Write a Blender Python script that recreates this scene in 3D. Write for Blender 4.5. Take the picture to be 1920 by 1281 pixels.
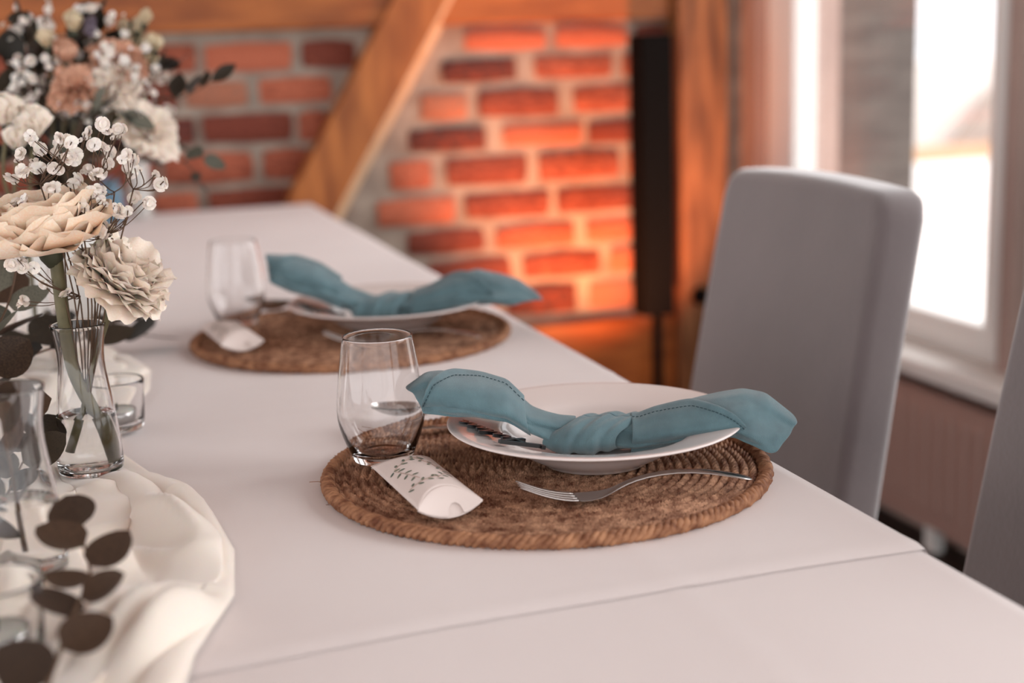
import bpy, bmesh, math, random
import numpy as np
from mathutils import noise
from mathutils import Vector, Matrix, Euler, Quaternion

random.seed(11)
rng = np.random.default_rng(11)
scene = bpy.context.scene
for o in list(bpy.data.objects):
    bpy.data.objects.remove(o, do_unlink=True)
COL = scene.collection
R = math.radians
TZ = 0.75                                   # table top height

# ------------------------------------------------------------------ camera
FPX = 2666.67                               # focal length in pixels of a 1920 wide frame (50 mm)
PITCH, ROLL, YAW = R(11.81), R(1.87), R(17.27)
CAM = Vector((0, 0, 1.116))
_fw = Vector((math.sin(YAW) * math.cos(PITCH), math.cos(YAW) * math.cos(PITCH), -math.sin(PITCH)))
_r0 = Vector((math.cos(YAW), -math.sin(YAW), 0)); _u0 = _r0.cross(_fw)
_rt = _r0 * math.cos(ROLL) - _u0 * math.sin(ROLL)
_up = _r0 * math.sin(ROLL) + _u0 * math.cos(ROLL)
cd = bpy.data.cameras.new('camera'); co = bpy.data.objects.new('camera', cd); COL.objects.link(co)
co.matrix_world = Matrix(((_rt.x, _up.x, -_fw.x, CAM.x), (_rt.y, _up.y, -_fw.y, CAM.y),
                          (_rt.z, _up.z, -_fw.z, CAM.z), (0, 0, 0, 1)))
cd.sensor_width = 36; cd.lens = 50; cd.clip_start = 0.02; cd.clip_end = 200
cd.dof.use_dof = True; cd.dof.focus_distance = 1.19; cd.dof.aperture_fstop = 3.0
scene.camera = co

def ray(px):
    return _fw + _rt * ((px[0] - 960) / FPX) - _up * ((px[1] - 640.5) / FPX)
def atZ(px, z):
    d = ray(px); return CAM + d * ((z - CAM.z) / d.z)
def atY(px, y):
    d = ray(px); return CAM + d * ((y - CAM.y) / d.y)

# ------------------------------------------------------------------ light
w = bpy.data.worlds.new('world'); scene.world = w; w.use_nodes = True
bg = w.node_tree.nodes['Background']
bg.inputs['Color'].default_value = (0.985, 0.97, 0.985, 1); bg.inputs['Strength'].default_value = 1.05
sd = bpy.data.lights.new('overcast_sun', 'SUN'); so = bpy.data.objects.new('overcast_sun', sd); COL.objects.link(so)
sd.energy = 2.6; sd.angle = R(60); sd.color = (1.0, 0.975, 0.975)
so.rotation_euler = Vector((-1.0, 0.18, -0.72)).to_track_quat('-Z', 'Y').to_euler()
vs = scene.view_settings
vs.view_transform = 'Standard'; vs.look = 'None'; vs.exposure = 0.95; vs.gamma = 1.0
vs.use_curve_mapping = False

# ------------------------------------------------------------------ materials
def lin(c):
    return tuple(((v / 255) / 12.92 if v / 255 <= .04045 else ((v / 255 + .055) / 1.055) ** 2.4) for v in c[:3]) + (1.0,)
def mat(name, col, rough=.6, col2=None, scale=20., detail=4., bump=0., bscale=200., metal=0., trans=0., ior=1.45,
        sheen=0., sss=0., stretch=None, objrand=0., coat=0.):
    m = bpy.data.materials.new(name); m.use_nodes = True
    nt = m.node_tree; N = nt.nodes; L = nt.links; b = N['Principled BSDF']
    b.inputs['Roughness'].default_value = rough; b.inputs['Metallic'].default_value = metal
    b.inputs['IOR'].default_value = ior; b.inputs['Transmission Weight'].default_value = trans
    b.inputs['Sheen Weight'].default_value = sheen
    b.inputs['Coat Weight'].default_value = coat
    if sss: b.inputs['Subsurface Weight'].default_value = sss; b.inputs['Subsurface Scale'].default_value = .01
    b.inputs['Base Color'].default_value = lin(col)
    tc = N.new('ShaderNodeTexCoord'); src = tc.outputs['Object']
    if stretch:
        mp = N.new('ShaderNodeMapping'); mp.inputs['Scale'].default_value = stretch
        L.new(src, mp.inputs['Vector']); src = mp.outputs['Vector']
    if col2 is not None:
        nz = N.new('ShaderNodeTexNoise'); nz.inputs['Scale'].default_value = scale; nz.inputs['Detail'].default_value = detail
        L.new(src, nz.inputs['Vector'])
        rp = N.new('ShaderNodeValToRGB'); rp.color_ramp.elements[0].position = .32; rp.color_ramp.elements[1].position = .68
        rp.color_ramp.elements[0].color = lin(col); rp.color_ramp.elements[1].color = lin(col2)
        fac = nz.outputs['Fac']
        if objrand:
            oi = N.new('ShaderNodeObjectInfo'); ma = N.new('ShaderNodeMath'); ma.operation = 'MULTIPLY_ADD'
            ma.inputs[1].default_value = objrand; L.new(oi.outputs['Random'], ma.inputs[0]); L.new(fac, ma.inputs[2])
            mb = N.new('ShaderNodeMath'); mb.operation = 'SUBTRACT'; mb.inputs[1].default_value = objrand / 2
            L.new(ma.outputs[0], mb.inputs[0]); fac = mb.outputs[0]
            ad = N.new('ShaderNodeVectorMath'); ad.operation = 'ADD'
            cb = N.new('ShaderNodeCombineXYZ'); mm = N.new('ShaderNodeMath'); mm.operation = 'MULTIPLY'; mm.inputs[1].default_value = 37.
            L.new(oi.outputs['Random'], mm.inputs[0]); L.new(mm.outputs[0], cb.inputs[0]); L.new(mm.outputs[0], cb.inputs[1])
            L.new(src, ad.inputs[0]); L.new(cb.outputs[0], ad.inputs[1]); L.new(ad.outputs[0], nz.inputs['Vector'])
        L.new(fac, rp.inputs['Fac']); L.new(rp.outputs['Color'], b.inputs['Base Color'])
    if bump:
        n2 = N.new('ShaderNodeTexNoise'); n2.inputs['Scale'].default_value = bscale; n2.inputs['Detail'].default_value = 3
        L.new(src, n2.inputs['Vector'])
        bp = N.new('ShaderNodeBump'); bp.inputs['Strength'].default_value = bump; bp.inputs['Distance'].default_value = .002
        L.new(n2.outputs['Fac'], bp.inputs['Height']); L.new(bp.outputs['Normal'], b.inputs['Normal'])
    return m
def weave(m, scale, strength, dist=.0006):
    nt = m.node_tree; N = nt.nodes; L = nt.links; b = N['Principled BSDF']
    tc = N.new('ShaderNodeTexCoord'); hs = None
    for ax in ('X', 'Y'):
        wv = N.new('ShaderNodeTexWave'); wv.bands_direction = ax; wv.inputs['Scale'].default_value = scale
        wv.inputs['Distortion'].default_value = .6; L.new(tc.outputs['Object'], wv.inputs['Vector'])
        if hs is None: hs = wv.outputs['Fac']
        else:
            mx = N.new('ShaderNodeMath'); mx.operation = 'ADD'; L.new(hs, mx.inputs[0]); L.new(wv.outputs['Fac'], mx.inputs[1]); hs = mx.outputs[0]
    bp = N.new('ShaderNodeBump'); bp.inputs['Strength'].default_value = strength; bp.inputs['Distance'].default_value = dist
    L.new(hs, bp.inputs['Height']); L.new(bp.outputs['Normal'], b.inputs['Normal'])
    return m

M = {}
M['cloth'] = weave(mat('tablecloth', (239, 232, 230), .75, (233, 225, 223), 3., sheen=.2), 260, .12)
M['mortar'] = mat('mortar', (176, 164, 150), .95, (144, 131, 120), 14, bump=.8, bscale=90)
M['brick'] = mat('brick', (124, 62, 48), .9, (196, 112, 84), 9, bump=.7, bscale=70, objrand=.55)
M['brick_pale'] = mat('brick_pale', (150, 112, 96), .9, (196, 120, 88), 12, bump=.7, bscale=70)
M['brick_dark'] = mat('brick_dark', (52, 44, 46), .9, (138, 66, 48), 11, bump=.7, bscale=70)
M['timber'] = mat('timber_orange', (132, 68, 28), .45, (186, 108, 50), 5, 6, bump=.25, bscale=30, stretch=(1, 6, 6))
M['timber_v'] = mat('timber_upright', (96, 60, 34), .6, (160, 108, 66), 5, 6, bump=.3, bscale=30, stretch=(6, 6, 1))
M['timber_brace'] = mat('timber_brace', (140, 76, 32), .45, (196, 120, 60), 4, 6, bump=.25, bscale=30, stretch=(7, 7, 1.2))
M['raw_wood'] = mat('raw_wood', (205, 168, 130), .6, (222, 190, 155), 30)
M['plaster'] = mat('plaster', (182, 160, 150), .9, (168, 146, 138), 4, bump=.2)
M['white_paint'] = mat('white_paint', (236, 236, 232), .35)
M['radiator'] = mat('radiator_enamel', (172, 142, 132), .4)
M['floor'] = mat('floor_wood', (42, 30, 26), .5, (62, 46, 38), 6, stretch=(6, 1, 1))
M['dark_wall'] = mat('outside_cladding', (112, 104, 98), .8, (92, 84, 80), 5, stretch=(1, 1, 6))
M['ground'] = mat('pale_ground', (235, 228, 222), .9, (222, 214, 208), .6)
M['pale_wall'] = mat('pale_render', (236, 230, 224), .9)
M['grey_out'] = mat('grey_sheet', (176, 166, 158), .8)
M['tan_out'] = mat('tan_boards', (206, 170, 138), .8)
M['chair'] = mat('grey_velvet', (112, 102, 102), .85, (96, 87, 88), 5, bump=.15, bscale=160, sheen=1.)
M['black'] = mat('black_plastic', (7, 7, 7), .85)
M['black'].node_tree.nodes['Principled BSDF'].inputs['Specular IOR Level'].default_value = .1
M['acrylic'] = mat('black_acrylic', (12, 12, 13), .25)
M['porcelain'] = mat('porcelain', (244, 234, 230), .12, coat=.4)
M['napkin'] = weave(mat('teal_linen', (98, 131, 139), .85, (85, 114, 122), 60, sheen=.35), 420, .35)
M['thread'] = mat('teal_thread', (52, 78, 86), .8)
M['seagrass'] = mat('seagrass', (112, 66, 44), .75, (220, 172, 138), 95, 5, bump=.4, bscale=500)
M['seagrass_rim'] = mat('seagrass_rim', (112, 66, 42), .7, (188, 138, 102), 90, 4, bump=.3, bscale=400)
M['steel'] = mat('polished_steel', (190, 184, 180), .16, metal=1.)
M['glass'] = mat('clear_glass', (255, 255, 255), 0., trans=1., ior=1.45)
M['water'] = mat('water', (255, 255, 255), 0., trans=1., ior=1.33)
M['card'] = mat('white_card', (238, 226, 220), .6)
M['print'] = mat('leaf_print', (96, 112, 104), .7, (140, 142, 122), 200)
M['print_line'] = mat('stem_print', (176, 150, 138), .7)
M['chiffon'] = mat('cream_chiffon', (252, 238, 226), .8, (246, 230, 216), 6, sheen=.4, sss=.15)
M['petal_white'] = mat('white_petal', (252, 240, 228), .6, (246, 228, 212), 40, sss=.25)
M['petal_peach'] = mat('peach_petal', (250, 218, 190), .6, (252, 234, 214), 30, sss=.25)
M['petal_blush'] = mat('blush_petal', (206, 150, 122), .6, (222, 178, 152), 40, sss=.2)
M['petal_bud'] = mat('cream_bud', (214, 192, 156), .6, (230, 214, 186), 50, sss=.2)
M['baby'] = mat('baby_breath_white', (252, 240, 230), .7, sss=.2)
M['petal_lilac'] = mat('lilac_petal', (150, 138, 152), .7)
M['stem'] = mat('green_stem', (88, 84, 58), .55, (112, 104, 74), 60)
M['twig'] = mat('brown_twig', (92, 70, 52), .7)
M['calyx'] = mat('calyx_green', (58, 60, 44), .6)
M['leaf_dark'] = mat('eucalyptus_dark', (30, 29, 24), .5, (58, 50, 38), 25, objrand=.5)
M['leaf_grey'] = mat('eucalyptus_grey', (76, 78, 68), .7, (108, 108, 95), 25, objrand=.4)
M['leaf_brown'] = mat('eucalyptus_brown', (48, 36, 27), .5, (80, 60, 45), 25, objrand=.5)
M['wax'] = mat('candle_wax', (238, 228, 216), .5, sss=.3)
M['ceramic_white'] = mat('white_ceramic', (214, 214, 210), .4)
M['blue_glaze'] = mat('blue_glaze', (92, 128, 150), .35)
M['metal_cup'] = mat('tealight_cup', (170, 168, 166), .3, metal=1.)
# window glass: clear pane, mirror share after Fresnel
gm = bpy.data.materials.new('window_glass'); gm.use_nodes = True
nt = gm.node_tree; nt.nodes.clear()
_o = nt.nodes.new('ShaderNodeOutputMaterial'); _mx = nt.nodes.new('ShaderNodeMixShader')
_t = nt.nodes.new('ShaderNodeBsdfTransparent'); _g = nt.nodes.new('ShaderNodeBsdfGlossy'); _f = nt.nodes.new('ShaderNodeLayerWeight')
_g.inputs['Roughness'].default_value = 0; _f.inputs['Blend'].default_value = .5
_p = nt.nodes.new('ShaderNodeMath'); _p.operation = 'POWER'; _p.inputs[1].default_value = 5      # Schlick reflectance of two glass faces
_q = nt.nodes.new('ShaderNodeMath'); _q.operation = 'MULTIPLY_ADD'; _q.inputs[1].default_value = .92; _q.inputs[2].default_value = .08
nt.links.new(_f.outputs['Facing'], _p.inputs[0]); nt.links.new(_p.outputs[0], _q.inputs[0]); nt.links.new(_q.outputs[0], _mx.inputs[0])
nt.links.new(_t.outputs[0], _mx.inputs[1]); nt.links.new(_g.outputs[0], _mx.inputs[2])
nt.links.new(_mx.outputs[0], _o.inputs[0]); M['pane'] = gm

# ------------------------------------------------------------------ mesh helpers
class MB:
    def __init__(s): s.v = []; s.f = []
    def add(s, vs, fs):
        o = len(s.v); s.v += [tuple(v) for v in vs]; s.f += [tuple(i + o for i in f) for f in fs]; return s
    def box(s, lo, hi):
        x0, y0, z0 = lo; x1, y1, z1 = hi
        return s.add([(x0, y0, z0), (x1, y0, z0), (x1, y1, z0), (x0, y1, z0), (x0, y0, z1), (x1, y0, z1), (x1, y1, z1), (x0, y1, z1)],
                     [(0, 3, 2, 1), (4, 5, 6, 7), (0, 1, 5, 4), (1, 2, 6, 5), (2, 3, 7, 6), (3, 0, 4, 7)])
    def tube(s, pts, rad, seg=8, cap=True):
        pts = [Vector(p) for p in pts]; n = len(pts)
        if not hasattr(rad, '__len__'): rad = [rad] * n
        vs = []; ref = None
        for i, p in enumerate(pts):
            d = (pts[min(i + 1, n - 1)] - pts[max(i - 1, 0)])
            d = d.normalized() if d.length > 1e-9 else Vector((0, 0, 1))
            if ref is None: ref = d.orthogonal().normalized()
            ref = (ref - d * ref.dot(d)); ref = ref.normalized() if ref.length > 1e-6 else d.orthogonal().normalized()
            b = d.cross(ref)
            for k in range(seg):
                a = 2 * math.pi * k / seg; vs.append(p + (ref * math.cos(a) + b * math.sin(a)) * rad[i])
        fs = [(i * seg + k, i * seg + (k + 1) % seg, (i + 1) * seg + (k + 1) % seg, (i + 1) * seg + k) for i in range(n - 1) for k in range(seg)]
        if cap: fs += [tuple(range(seg))[::-1], tuple((n - 1) * seg + k for k in range(seg))]
        return s.add(vs, fs)
    def lathe(s, prof, seg=48, c=(0, 0, 0), close=False):
        vs = []; n = len(prof)
        for r, z in prof:
            for k in range(seg):
                a = 2 * math.pi * k / seg; vs.append((c[0] + r * math.cos(a), c[1] + r * math.sin(a), c[2] + z))
        m = n if close else n - 1
        fs = [(i * seg + k, i * seg + (k + 1) % seg, ((i + 1) % n) * seg + (k + 1) % seg, ((i + 1) % n) * seg + k) for i in range(m) for k in range(seg)]
        return s.add(vs, fs)
    def grid(s, P, closed_v=False):
        n = len(P); m = len(P[0]); vs = [p for row in P for p in row]
        fs = [(i * m + j, i * m + (j + 1) % m, (i + 1) * m + (j + 1) % m, (i + 1) * m + j) for i in range(n - 1) for j in range(m if closed_v else m - 1)]
        return s.add(vs, fs)
    def data(s, name, material, smooth=True):
        me = bpy.data.meshes.new(name); me.from_pydata(s.v, [], s.f); me.materials.append(material)
        if smooth: me.polygons.foreach_set('use_smooth', [True] * len(me.polygons))
        me.update(); return me
    def build(s, name, material, parent=None, smooth=True):
        return link(name, s.data(name, material, smooth), parent)
def link(name, me, parent=None):
    o = bpy.data.objects.new(name, me); COL.objects.link(o)
    if parent is not None: o.parent = parent
    return o
def fix(o):
    bm = bmesh.new(); bm.from_mesh(o.data); bmesh.ops.remove_doubles(bm, verts=bm.verts, dist=1e-6)
    bmesh.ops.recalc_face_normals(bm, faces=bm.faces); bm.to_mesh(o.data); bm.free(); return o
def bev(o, wd, seg=3, ang=35):
    m = o.modifiers.new('bevel', 'BEVEL'); m.width = wd; m.segments = seg; m.limit_method = 'ANGLE'; m.angle_limit = R(ang); return o
def sub(o, n=1):
    m = o.modifiers.new('subdivision', 'SUBSURF'); m.levels = n; m.render_levels = n; return o
def solid(o, t, off=0):
    m = o.modifiers.new('thickness', 'SOLIDIFY'); m.thickness = t; m.offset = off; return o
def tag(o, label, cat, group=None):
    o['label'] = label; o['category'] = cat
    if group: o['group'] = group
    return o
def struct(o, label=None):
    o['kind'] = 'structure'
    if label: o['label'] = label
    return o
def thing(name, label, cat, loc=(0, 0, 0), rz=0, group=None):
    o = bpy.data.objects.new(name, None); COL.objects.link(o); o.location = loc; o.rotation_euler = (0, 0, rz); o.empty_display_size = .05
    return tag(o, label, cat, group)
def interp(x, tab):
    xs = [t[0] for t in tab]; ys = [t[1] for t in tab]; return float(np.interp(x, xs, ys))

# ------------------------------------------------------------------ the setting
WY = 3.58                                   # brick face of the far wall
WX = 1.80                                   # inner face of the window wall
f_ = MB().box((-3.0, -2.0, -.1), (WX, WY + .1, 0)).build('floor', M['floor'], smooth=False); struct(f_, 'dark wooden floor')
cl_ = MB().box((-3.0, -2.0, 2.5), (WX + .25, WY + .25, 2.6)).build('ceiling', M['plaster'], smooth=False); struct(cl_, 'pale ceiling')
wb = MB().box((-3.0, WY - .001, 0), (WX + .15, WY + .25, 2.5)).build('wall_back', M['mortar'], smooth=False)
struct(wb, 'brick infill wall with wide grey mortar joints between timbers')
# bricks, one object each
def brick_mesh(seed):
    r = random.Random(seed); bm = bmesh.new(); bmesh.ops.create_cube(bm, size=1)
    bmesh.ops.subdivide_edges(bm, edges=bm.edges, cuts=1, use_grid_fill=True)
    for v in bm.verts:
        v.co.x += r.uniform(-.018, .018); v.co.z += r.uniform(-.05, .05); v.co.y += r.uniform(-.08, .08)
        k = abs(v.co.x) > .4 and abs(v.co.z) > .4
        if k: v.co.x *= .965; v.co.z *= .9
    me = bpy.data.meshes.new('brick'); bm.to_mesh(me); bm.free()
    me.polygons.foreach_set('use_smooth', [True] * len(me.polygons)); return me
BR = {k: [brick_mesh(s) for s in range(i * 10, i * 10 + 5)] for i, k in enumerate(('brick', 'brick_pale', 'brick_dark'))}
for k in BR:
    for me in BR[k]: me.materials.append(M[k])
def brick(x0, x1, z0, z1, kind='brick'):
    o = link('brick', random.choice(BR[kind]), wb)
    o.location = ((x0 + x1) / 2, WY + .012, (z0 + z1) / 2); o.scale = (x1 - x0, .04 + random.uniform(-.006, .006), z1 - z0)
    o.rotation_euler = (0, random.uniform(-.012, .012), 0)
def X_at(px, y): return atY((px, y), WY).x
J = .009
right_rows = [  # (top z, bottom z, row image y, [(px0, px1, kind)])
    (1.165, 1.0934, 70, [(870, 1021, 0), (1040, 1175, 0), (1190, 1262, 0)]),
    (1.0934, 1.0122, 130, [(826, 969, 2), (1000, 1146, 0), (1165, 1262, 0)]),
    (1.0122, .9206, 190, [(786, 875, 1), (896, 1045, 0), (1073, 1225, 0)]),
    (.9206, .8414, 255, [(765, 912, 2), (941, 1089, 0), (1100, 1262, 0)]),
    (.8414, .7454, 320, [(729, 809, 0), (835, 987, 0), (1008, 1162, 0), (1174, 1262, 0)]),
    (.7454, .6569, 385, [(705, 852, 0), (870, 1029, 0), (1042, 1190, 0), (1205, 1262, 0)]),
    (.6569, .5755, 440, [(762, 907, 0), (930, 1076, 0), (1097, 1240, 0)]),
    (.5755, .490, 495, [(800, 956, 0), (980, 1125, 0), (1141, 1262, 0)]),
    (.490, .392, 560, [(840, 930, 0), (948, 1082, 2), (1102, 1240, 1)])]
for zt, zb, yy, bl in right_rows:
    for a, b, k in bl:
        brick(X_at(a, yy) + .001, X_at(b, yy) - .001, zb + J, zt - J, ('brick', 'brick_pale', 'brick_dark')[k])
left_rows = [
    (1.150, 1.0625, 95, [(290, 365, 0), (381, 546, 0), (565, 665, 0)]),
    (1.0625, .9785, 172, [(345, 463, 1), (485, 622, 0)]),
    (.9785, .8873, 240, [(378, 546, 0), (559, 612, 0)]),
    (.8873, .7951, 315, [(307, 474, 0), (493, 585, 0)]),
    (.7951, .706, 385, [(289, 372, 0), (391, 548, 0)]),
    (.706, .62, 440, [(300, 460, 0), (478, 540, 0)]),
    (.62, .535, 500, [(290, 400, 0), (418, 530, 0)]), (.535, .45, 560, [(300, 460, 0)])]
for i, (zt, zb, yy, bl) in enumerate(left_rows):
    for a, b, k in bl:
        brick(X_at(a, yy), X_at(b, yy), zb + J, zt - J, ('brick', 'brick_pale', 'brick_dark')[k])
    x = X_at(bl[0][0], yy) - .018
    while x > -1.3:
        L_ = random.choice((.245, .25, .235, .12)); brick(x - L_, x, zb + J, zt - J, random.choice(('brick', 'brick', 'brick', 'brick_dark'))); x -= L_ + .018
for k in range(4):                          # courses above the beam
    x = 1.70 - (.12 if k % 2 else 0)
    while x > -1.3:
        brick(x - .24, x, 1.375 + k * .0863 + J, 1.375 + (k + 1) * .0863 - J); x -= .258
# timbers
def timber(name, lo, hi, m, label, b=.008):
    o = MB().box(lo, hi).build(name, m, smooth=False); bev(o, b, 2); return struct(o, label)
tb = timber('trim_1', (-3.0, WY - .055, 1.168), (1.569, WY + .05, 1.372), M['timber'], 'orange-brown horizontal timber above the bricks')
rail = timber('trim_2', (-3.0, WY - .05, .13), (1.569, WY + .05, .378), M['timber'], 'orange-brown wide timber rail below the bricks')
post = timber('trim_3', (1.569, WY - .09, 0), (1.712, WY + .05, 2.5), M['timber_v'], 'upright weathered timber post in the corner')
sk = MB().lathe([(0, 0), (.022, 0), (.024, .004), (.024, .012), (.015, .018), (0, .018)], 20).build('socket', M['black'], post)
sk.rotation_euler = (R(90), 0, 0); sk.location = (1.622, WY - .09, .43); sk['label'] = 'small black round fitting'
# diagonal brace with a pale chamfered edge
bl0, br0, bl1, br1 = .535 - .225, .736 - .222, .797 + .125, 1.01 + .125
za, zb2 = .37, 1.372
def bx(x_at_z737, z): return x_at_z737 + (z - .737) * (.262 / .432)
yf, yb = WY - .075, WY + .05
vs_ = []
for z in (za, zb2):
    xl = bx(.515, z); xr = bx(.675, z); vs_ += [(xl, yf, z), (xr - .022, yf, z), (xr + .012, yf + .04, z), (xr + .012, yb, z), (xl, yb, z)]
brc = MB().add(vs_, [(0, 1, 6, 5), (2, 3, 8, 7), (3, 4, 9, 8), (4, 0, 5, 9), (4, 3, 2, 1, 0), (5, 6, 7, 8, 9)]).build('trim_4', M['timber_brace'], smooth=False)
struct(brc, 'slanting orange-brown timber brace across the bricks')
e = MB().add([vs_[1], vs_[2], vs_[7], vs_[6]], [(0, 1, 2, 3)]).build('chamfer', M['raw_wood'], brc, smooth=False); e['label'] = 'pale raw wood chamfer'
# window wall
wr = MB()
wr.box((WX, -2.0, 0), (WX + .25, WY + .25, .40)); wr.box((WX, -2.0, 2.15), (WX + .25, WY + .25, 2.5)); wr.box((WX, 3.50, .40), (WX + .25, WY + .25, 2.15))
wr.box((WX, -2.0, .40), (WX + .25, -1.8, 2.15))
wr = struct(wr.build('wall_right', M['plaster'], smooth=False), 'plastered window wall')
for n_, (y1, y0) in enumerate(((3.50, 2.43), (2.39, 1.25), (1.21, .05), (.01, -1.8))):
    win = struct(thing('window_%d' % (n_ + 1), 'white framed window with clear panes', 'window', (0, 0, 0)))
    del win['category']
    fr = MB(); fx0, fx1 = WX + .03, WX + .11
    fr.box((fx0, y1 - .07, .42), (fx1, y1, 2.15)); fr.box((fx0, y0, .42), (fx1, y0 + .045, 2.15)); fr.box((fx0, y0 + .045, .42), (fx1, y1 - .07, .475)); fr.box((fx0, y0 + .045, 2.08), (fx1, y1 - .07, 2.15))
    bev(fr.build('frame', M['white_paint'], win, smooth=False), .006, 2)
    sa = MB(); sx0, sx1 = WX + .015, WX + .085
    sa.box((sx0, y1 - .17, .445), (sx1, y1 - .06, 2.12)); sa.box((sx0, y0 + .03, .445), (sx1, y0 + .075, 2.12)); sa.box((sx0, y0 + .075, .445), (sx1, y1 - .17, .50)); sa.box((sx0, y0 + .075, 2.05), (sx1, y1 - .17, 2.12))
    bev(sa.build('sash', M['white_paint'], win, smooth=False), .008, 2)
    for xp in (WX + .040, WX + .058): MB().add([(xp, y0 + .07, .49), (xp, y1 - .165, .49), (xp, y1 - .165, 2.06), (xp, y0 + .07, 2.06)], [(0, 1, 2, 3)]).build('pane', M['pane'], win, smooth=False)
sill = MB().box((WX - .10, -1.9, .388), (WX + .03, 3.49, .425)).build('trim_5', M['white_paint'], smooth=False); bev(sill, .008, 3); struct(sill, 'white window sill above the radiator')
ml = MB()
for y in (2.41, 1.23, .03): ml.box((WX + .0, y - .02, .40), (WX + .25, y + .02, 2.15))
struct(ml.build('trim_6', M['plaster'], smooth=False), 'upright posts between the windows')
# outside
struct(MB().box((WX + .25, -30, -.25), (60, 60, -.12)).build('ground', M['ground'], smooth=False), 'pale bright ground outside the window')
ow = MB().box((WX + .27, 3.68, -.12), (2.41, 4.1, 2.6)).build('wall_outside', M['dark_wall'], smooth=False); struct(ow, 'dark grey outside wall seen through the window')
lw = tag(MB().box((3.0, 12.6, -.12), (14, 13.0, .80)).build('garden_wall', M['pale_wall'], smooth=False), 'low pale rendered wall far outside the window', 'wall')
bk = MB(); bk.add([(8.55, 12.2, -.12), (9.9, 12.2, -.12), (9.9, 12.2, .55), (9.1, 12.2, .55), (8.55, 12.5, -.12), (9.9, 12.5, -.12), (9.9, 12.5, .55), (9.1, 12.5, .55)],
       [(0, 1, 2, 3), (7, 6, 5, 4), (0, 4, 5, 1), (1, 5, 6, 2), (2, 6, 7, 3), (3, 7, 4, 0)])
tag(bk.build('sheeted_pile', M['grey_out'], smooth=False), 'grey sloping pile in front of the pale garden wall', 'pile')
tag(MB().box((7.4, 11.9, -.12), (9.6, 12.0, .02)).build('kerb_board', M['tan_out'], smooth=False), 'tan board along the foot of the pale garden wall', 'board')
# radiator
rad = thing('radiator', 'beige ribbed panel radiator under the window sill', 'radiator', (WX - .055, 2.2, 0))
rp_ = MB(); ny = 96; y0_, y1_ = -1.1, 1.12
P = []
for i in range(ny * 6 + 1):
    y = y0_ + (y1_ - y0_) * i / (ny * 6); ph = (i % 12) / 12.; d = .006 * (1 if .2 < ph < .62 else 0)
    P.append([(-.03 - 0, y, .065), (-.03, y, .095), (-.03 - d, y, .115), (-.03 - d, y, .315), (-.03, y, .335), (-.03, y, .362), (.03, y, .362), (.03, y, .065)])
rp_.grid(P, closed_v=True); fix(rp_.build('panel', M['radiator'], rad, smooth=False))
for y in (-.8, .35, .8): MB().box((-.012, y - .02, 0), (.012, y + .02, .07)).build('foot', M['white_paint'], rad, smooth=False)
# lamp on the floor that washes the corner
def par_lamp():
    t = thing('floor_uplight', 'small black floor uplight glowing orange near the window corner', 'lamp', (1.24, 2.95, 0))
    b = MB(); ax = Vector((.05, .66, .62)).normalized(); c = Vector((0, 0, .11))
    b.tube([c - ax * .07, c + ax * .06], [.05, .06], 24); b.build('housing', M['black'], t)
    y_ = MB(); y_.tube([(-.075, 0, .01), (-.075, 0, .11)], .006); y_.tube([(.075, 0, .01), (.075, 0, .11)], .006); y_.tube([(-.075, 0, .01), (.075, 0, .01)], .008); y_.build('bracket', M['black'], t)
    em = bpy.data.materials.new('lamp_lens'); em.use_nodes = True; bs = em.node_tree.nodes['Principled BSDF']
    bs.inputs['Emission Color'].default_value = (1, .25, .05, 1); bs.inputs['Emission Strength'].default_value = 6
    MB().tube([c + ax * .058, c + ax * .063], .052, 24).build('lens', em, t)
    for nm, colr, en, off in (('orange_beam', (1, .38, .15), 44, 0.), ('red_beam', (1, .03, .015), 7, .05)):
        l = bpy.data.lights.new(nm, 'SPOT'); l.energy = en; l.color = colr; l.spot_size = R(74); l.spot_blend = .9; l.shadow_soft_size = .03
        lo = bpy.data.objects.new(nm, l); COL.objects.link(lo); lo.parent = t; lo.location = c + ax * .075 + Vector((off, 0, 0))
        lo.rotation_euler = (Vector((1.33, WY, .86)) - Vector((1.24, 2.95, .11)) - ax * .075).to_track_quat('-Z', 'Y').to_euler()
par_lamp()
# black column loudspeaker on a pole in the corner
ck = thing('column_speaker', 'tall black column on a thin pole between bricks and timber post', 'speaker', (1.465, WY - .14, 0))
bev(MB().box((-.042, -.04, .40), (.048, .045, 1.13)).build('cabinet', M['black'], ck, smooth=False), .006, 2)
MB().tube([(.012, 0, .02), (.012, 0, .41)], .014, 16).build('pole', M['black'], ck)
MB().lathe([(0, 0), (.06, 0), (.06, .01), (.02, .022), (0, .022)], 32, (.005, 0, 0)).build('base', M['black'], ck)

# ------------------------------------------------------------------ table and cloths
EX, FY, NY, LX = .563, 3.43, .12, -.47
tbl = thing('dining_table', 'long dining table hidden under white tablecloths', 'table', (0, 1.7, 0))
MB().box((LX + .01, NY - 1.69, .71), (EX - .01, FY - 1.71, .745)).build('tabletop', M['timber'], tbl, smooth=False)
for sx in (LX + .08, EX - .08):
    for sy in (NY - 1.6, FY - 1.8): MB().box((sx - .03, sy - .03, 0), (sx + .03, sy + .03, .712)).build('leg', M['timber'], tbl, smooth=False)
HEM = .818                                  # y where the far cloth ends, lying on the near one
def wr_z(x, y):
    z = .0011 * math.exp(-((x - .372 - .01 * (y - .88)) / .006) ** 2) * (1 if y < 1.3 else .4)
    z += .0012 * math.exp(-((y - 1.42 - .05 * x) / .006) ** 2) + .0010 * math.exp(-((y - 2.25 + .04 * x) / .008) ** 2)
    z += .0006 * math.sin(9 * x + 5 * y) * math.sin(4 * y - 3 * x) + .0005 * math.sin(23 * x - 11 * y)
    return z
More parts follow.
